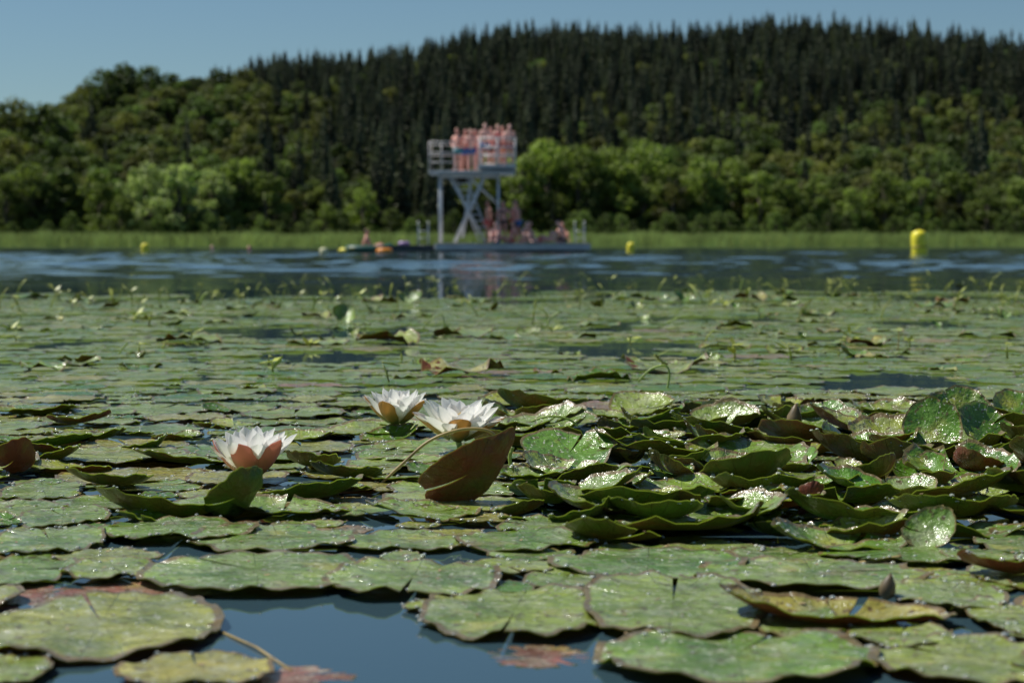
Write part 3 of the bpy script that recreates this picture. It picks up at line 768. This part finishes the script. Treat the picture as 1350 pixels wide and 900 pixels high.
POSE={
'stand':dict(pel=(0,0,.95),sp=(0,0,1.14),ch=(0,.01,1.34),nk=(0,.01,1.50),hd=(0,.03,1.64),kL=(.11,.03,.50),aL=(.13,-.02,.08),kR=(-.10,.02,.50),aR=(-.12,.03,.08),eL=(.27,-.02,1.13),wL=(.27,.10,.88),eR=(-.27,-.02,1.13),wR=(-.28,.08,.88)),
'hips':dict(pel=(0,0,.95),sp=(0,0,1.14),ch=(.01,.01,1.34),nk=(.01,.01,1.50),hd=(.01,.03,1.64),kL=(.12,.04,.50),aL=(.16,.0,.08),kR=(-.10,.02,.50),aR=(-.10,.0,.08),eL=(.36,-.06,1.18),wL=(.19,.06,1.02),eR=(-.36,-.06,1.18),wR=(-.19,.06,1.02)),
'rail':dict(pel=(0,-.03,.94),sp=(0,0,1.13),ch=(0,.08,1.32),nk=(0,.12,1.47),hd=(0,.18,1.60),kL=(.1,.02,.50),aL=(.12,-.05,.08),kR=(-.11,.06,.50),aR=(-.12,.03,.08),eL=(.26,.18,1.15),wL=(.2,.38,1.15),eR=(-.26,.18,1.15),wR=(-.2,.38,1.15)),
'walk':dict(pel=(0,0,.93),sp=(0,.02,1.12),ch=(0,.04,1.32),nk=(0,.05,1.48),hd=(0,.09,1.62),kL=(.1,.16,.52),aL=(.1,.22,.09),kR=(-.1,.02,.49),aR=(-.1,-.28,.14),eL=(.26,-.12,1.13),wL=(.26,-.10,.88),eR=(-.26,.08,1.13),wR=(-.26,.26,.95)),
'sit':dict(pel=(0,0,.12),sp=(0,.02,.31),ch=(0,.08,.50),nk=(0,.12,.66),hd=(0,.18,.79),kL=(.14,.42,.46),aL=(.13,.60,.08),kR=(-.14,.42,.46),aR=(-.13,.60,.08),eL=(.27,.26,.36),wL=(.14,.46,.36),eR=(-.27,.26,.36),wR=(-.14,.46,.36)),
'lean':dict(pel=(0,0,.12),sp=(0,-.06,.30),ch=(0,-.15,.48),nk=(0,-.18,.63),hd=(0,-.16,.77),kL=(.11,.44,.22),aL=(.12,.84,.07),kR=(-.11,.42,.30),aR=(-.12,.78,.07),eL=(.27,-.30,.28),wL=(.28,-.36,.05),eR=(-.27,-.30,.28),wR=(-.28,-.36,.05)),
'lie':dict(pel=(0,0,.11),sp=(0,-.2,.12),ch=(0,-.4,.15),nk=(0,-.55,.20),hd=(0,-.68,.28),kL=(.11,.44,.09),aL=(.12,.86,.07),kR=(-.11,.42,.09),aR=(-.12,.86,.07),eL=(.25,-.62,.06),wL=(.08,-.82,.06),eR=(-.25,-.62,.06),wR=(-.08,-.82,.06)),
}
def person(loc,pose,yaw,sk=0,hr=0,cl=0,scale=1.0,name='bather',female=False):
    p={k:Vector(v) for k,v in POSE[pose].items()}
    up=(p['ch']-p['pel']).normalized(); 
    sh=p['ch']+up*.07; hipd=-up*.06
    sw=.165 if female else .19
    pts=[p['pel'],p['sp'],p['ch'],p['nk'],p['hd']]; ed=[(0,1),(1,2),(2,3),(3,4)]; rad=[.135 if female else .125,.105 if female else .115,.135 if female else .15,.058,.055]
    for s,k,a,e,w in ((1,'kL','aL','eL','wL'),(-1,'kR','aR','eR','wR')):
        b=len(pts); hip=p['pel']+hipd+Vector((s*.095,0,0))
        leg=(p[a]-p[k]).normalized(); fwd=Vector((0,1,0)) if abs(leg.y)<.8 else Vector((0,.3,1)).normalized()
        toe=p[a]+fwd*.15+(Vector((0,0,-.045)) if abs(leg.y)<.8 else Vector((0,0,0)))
        pts+=[hip,hip.lerp(p[k],.5),p[k],p[k].lerp(p[a],.35),p[a],toe]; rad+=[.09,.08,.058,.056,.037,.03]
        ed+=[(0,b),(b,b+1),(b+1,b+2),(b+2,b+3),(b+3,b+4),(b+4,b+5)]
        b=len(pts); s0=sh+Vector((s*sw,0,0))
        pts+=[s0,s0.lerp(p[e],.5),p[e],p[w]]; rad+=[.062,.05,.042,.028]
        ed+=[(2,b),(b,b+1),(b+1,b+2),(b+2,b+3)]
    body=skin_mesh([tuple(v) for v in pts],ed,rad)
    bm=bmesh.new(); bm.from_mesh(body)
    for f in bm.faces: f.material_index=0; f.smooth=True
    def blob(c,s,mi,seg=14,rot=None,cut=None):
        r=bmesh.ops.create_uvsphere(bm,u_segments=seg,v_segments=max(6,seg-4),radius=1)
        for v in r['verts']:
            q=Vector((v.co.x*s[0],v.co.y*s[1],v.co.z*s[2]))
            if cut: q=cut(q)
            v.co=c+q
        for f in set(f for v in r['verts'] for f in v.link_faces): f.material_index=mi; f.smooth=True
    h=p['hd']+Vector((0,.01,.02))
    def jaw(q):
        if q.z<0: q.x*=1+q.z*2.2; 
        return q
    blob(h,(.076,.096,.118),0,16,cut=jaw)
    blob(h+Vector((0,-.018,.022)),(.084,.098,.112),1,16,cut=lambda q:Vector((q.x,min(q.y,.055 if q.z>.03 else .0),max(q.z,-.03 if not female else -.13))))
    blob(h+Vector((0,.098,-.01)),(.012,.016,.022),0,8)
    for s in (1,-1):
        blob(h+Vector((s*.03,.085,.012)),(.011,.008,.007),3,8); blob(h+Vector((s*.077,-.003,-.005)),(.010,.018,.028),0,8)
    blob(h+Vector((0,.083,-.05)),(.024,.008,.006),4,8)
    for s,e,w in ((1,'eL','wL'),(-1,'eR','wR')):
        d=(p[w]-p[e]).normalized(); sd=Vector((0,1,0)) if abs(d.y)<.7 else Vector((1,0,0)); sd=(sd-d*sd.dot(d)).normalized(); nn=d.cross(sd)
        tube_bm(bm,[p[w]-d*.01,p[w]+d*.04,p[w]+d*.09],[.027,.038,.034],8,0)
        for i,(o_,l) in enumerate(((-.027,.06),(-.009,.075),(.009,.08),(.027,.07))):
            q=p[w]+d*.08+sd*o_; tube_bm(bm,[q,q+d*l*.5+nn*.004,q+d*l*.9+nn*.02],[.0095,.009,.006],6,0)
        q=p[w]+d*.03+sd*.03; tube_bm(bm,[q,q+d*.03+sd*.03,q+d*.06+sd*.035],[.012,.010,.007],6,0)
    hp=[p['pel']+up*.03]; ee=[];rr=[.148]
    for s,k in ((1,'kL'),(-1,'kR')):
        b=len(hp); hip=p['pel']+hipd+Vector((s*.095,0,0)); hp+=[hip,hip.lerp(p[k],.12 if female else .55)]; ee+=[(0,b),(b,b+1)]; rr+=[.108,.10]
    sm=skin_mesh([tuple(v) for v in hp],ee,rr); k0=len(bm.faces); bm.from_mesh(sm); bm.faces.ensure_lookup_table()
    for f in bm.faces[k0:]: f.material_index=2; f.smooth=True
    if female: 
        for s in (1,-1): blob(p['ch']+up*.0+Vector((s*.065,.11,-.01)) if pose!='lie' else p['ch'],(.06,.05,.055),2,10)
        tube_bm(bm,[p['ch']-up*.035,p['ch']+up*.01],[.158,.158],14,2,False)
    me=bm_mesh(bm,name)
    o=add_obj(name,me,(skins[sk],hairs[hr],cloth[cl],M_EYE,M_LIP)); o.location=loc; o.rotation_euler=(0,0,yaw); o.scale=(scale,)*3
    return o
pi=math.pi
zL=zf+.12; zR=zr
for px,dy,ps,yw,sk,hr,cl,fe,zz in [
 (604,-.6,'hips',2.6,0,1,3,False,zL),(613,.3,'stand',-2.6,1,0,0,False,zL),(622,-.7,'rail',3.0,2,2,0,False,zL),(628,.4,'stand',2.0,0,0,1,True,zL),
 (640,-.9,'rail',3.14,2,1,0,False,zR),(648,.2,'stand',2.4,0,0,2,False,zR),(656,-.8,'hips',-2.8,2,2,1,True,zR),(664,.3,'stand',1.5,0,1,4,False,zR),(671,-.9,'rail',-3.0,2,0,1,False,zR)]:
    person((TX(px),TD+dy,zz),ps,yw,sk,hr,cl,U(.93,1.03),female=fe)
for px,dy,ps,yw,sk,hr,cl,fe in [
 (645,-1.7,'stand',2.0,3,0,1,False),(664,-1.5,'hips',2.8,0,1,2,True),(683,-1.6,'walk',1.9,1,0,0,False),(678,-1.0,'stand',-2.,0,1,1,False),
 (655,-2.0,'sit',2.9,2,1,0,False),(672,-1.9,'lean',2.0,0,2,1,True),(690,-1.9,'sit',-2.4,2,0,4,True),(702,-1.8,'lean',-1.8,0,1,3,False),(712,-1.9,'lie',1.6,2,2,1,True),(741,-1.5,'sit',1.7,2,0,2,False),(738,-.9,'sit',-2.7,0,2,1,True)]:
    person((TX(px),TD+dy,.4),ps,yw,sk,hr,cl,U(.93,1.03),female=fe)

bt=bpy.data.objects.new('inflatable_boat',None); scene.collection.objects.link(bt); bx,by=(487-675)/F*81,81; bt.location=(bx,by,0)
bm=bmesh.new(); ring=[]
for i in range(25):
    a=i/24*2*pi; ring.append((.85*math.copysign(abs(math.cos(a))**.8,math.cos(a)),.42*math.sin(a),.16+.10*max(0,math.cos(a))**4))
tube_bm(bm,ring,.14,12,0,False)
box_bm(bm,-.75,.75,-.36,.36,.02,.08,1,.02); part('hull',bm,(simple('rubber_green',(.02,.09,.07),.4,.2,5),M_DARK),bt)
bm=bmesh.new(); tube_bm(bm,[(-.1,-.2,.25),(-.75,-.55,.18),(-1.0,-.7,.1)],[.015,.015,.015],8); box_bm(bm,-1.2,-.95,-.78,-.64,.0,.12,0,.02); part('paddle',bm,(simple('yellow_plastic',(.75,.6,.03),.4,.1),),bt)
person((bx+.05,by,.09),'lean',-1.57,0,1,4,.95)
def ringobj(name,px,d,R_,r_,mat,z=0):
    bm=bmesh.new(); tube_bm(bm,[(R_*math.cos(i/20*2*pi),R_*math.sin(i/20*2*pi),r_*.6) for i in range(21)],r_,12,0,False)
    add_obj(name,bm_mesh(bm),(mat,),None,((px-675)/F*d,d,z))
ringobj('swim_ring',507,80,.22,.12,simple('ring_orange',(.8,.28,.03),.4,.1))
ringobj('swim_ring',457,82,.22,.12,simple('ring_yellow',(.8,.7,.05),.4,.1))
ringobj('swim_ring',533,85.5,.16,.10,simple('ring_violet',(.40,.25,.48),.4,.1),.31)
for px,d,sk,hr in ((330,88,0,1),(281,100,2,2)):
    person(((px-675)/F*d,d,-1.50),'stand',2.5,sk,hr,0,1.0,name='swimmer')

def buoy(px,d,h,r,mat,lean=0,name='marker_buoy'):
    par=bpy.data.objects.new(name,None); scene.collection.objects.link(par); par.location=((px-675)/F*d,d,0); par.rotation_euler=(0,lean,0)
    bm=bmesh.new(); pr=[(-.25,.7),(-.1,.95),(.1,1),(.6,1),(.78,.98),(.9,.85),(.97,.6),(1,.25)]
    tube_bm(bm,[(0,0,h*t) for t,_ in pr],[r*q for _,q in pr],20); part('body',bm,(mat,),par)
    bm=bmesh.new(); tube_bm(bm,[(0,0,h*.28),(0,0,h*.34)],[r*1.04,r*1.04],20); tube_bm(bm,[(0,0,h*.98),(0,.0,h*1.06)],[.04,.03],8)
    part('band_and_eye',bm,(simple('buoy_dark',(.35,.28,.03),.5,.1),),par)
M_YB=simple('buoy_yellow',(.90,.78,.04),.4,.08,3)
buoy(1212,70,.84,.28,M_YB,-.05); buoy(192,84,.38,.17,M_YB); buoy(831,84,.42,.17,M_YB,.1)
buoy(427,70,.22,.14,simple('buoy_cream',(.8,.75,.45),.4,.08),0); 

# ---------------------------------------------------------------- light, sky, camera
AZ=D(-70); EL=D(56)
w=bpy.data.worlds.new('World'); scene.world=w; w.use_nodes=True; nt=w.node_tree
bg=nt.nodes['Background']; sky=nt.nodes.new('ShaderNodeTexSky'); sky.sky_type='NISHITA'; sky.sun_disc=False
sky.sun_elevation=EL; sky.sun_rotation=AZ; sky.air_density=1.0; sky.dust_density=.4; sky.ozone_density=2.5; sky.altitude=500
mx=nt.nodes.new('ShaderNodeMix'); mx.data_type='RGBA'; mx.blend_type='MULTIPLY'; mx.inputs[0].default_value=1; mx.inputs[7].default_value=(.72,.86,.90,1)
nt.links.new(sky.outputs[0],mx.inputs[6]); nt.links.new(mx.outputs[2],bg.inputs[0]); bg.inputs[1].default_value=.074
sd=bpy.data.lights.new('sun','SUN'); sd.energy=5.0; sd.angle=D(.53); sd.color=(1,.97,.90)
so=bpy.data.objects.new('sun',sd); scene.collection.objects.link(so)
dirv=Vector((math.sin(AZ)*math.cos(EL),math.cos(AZ)*math.cos(EL),math.sin(EL)))
so.rotation_euler=dirv.to_track_quat('Z','Y').to_euler()
cd=bpy.data.cameras.new('camera'); cam=bpy.data.objects.new('camera',cd); scene.collection.objects.link(cam); scene.camera=cam
cam.location=(0,0,CH); cam.rotation_euler=(math.pi/2-PITCH,0,0); cd.lens=70; cd.sensor_width=36; cd.clip_start=.05; cd.clip_end=4000
cd.dof.use_dof=True; cd.dof.focus_distance=3.3; cd.dof.aperture_fstop=8
scene.view_settings.view_transform='Standard'; scene.view_settings.look='None'; scene.view_settings.exposure=0
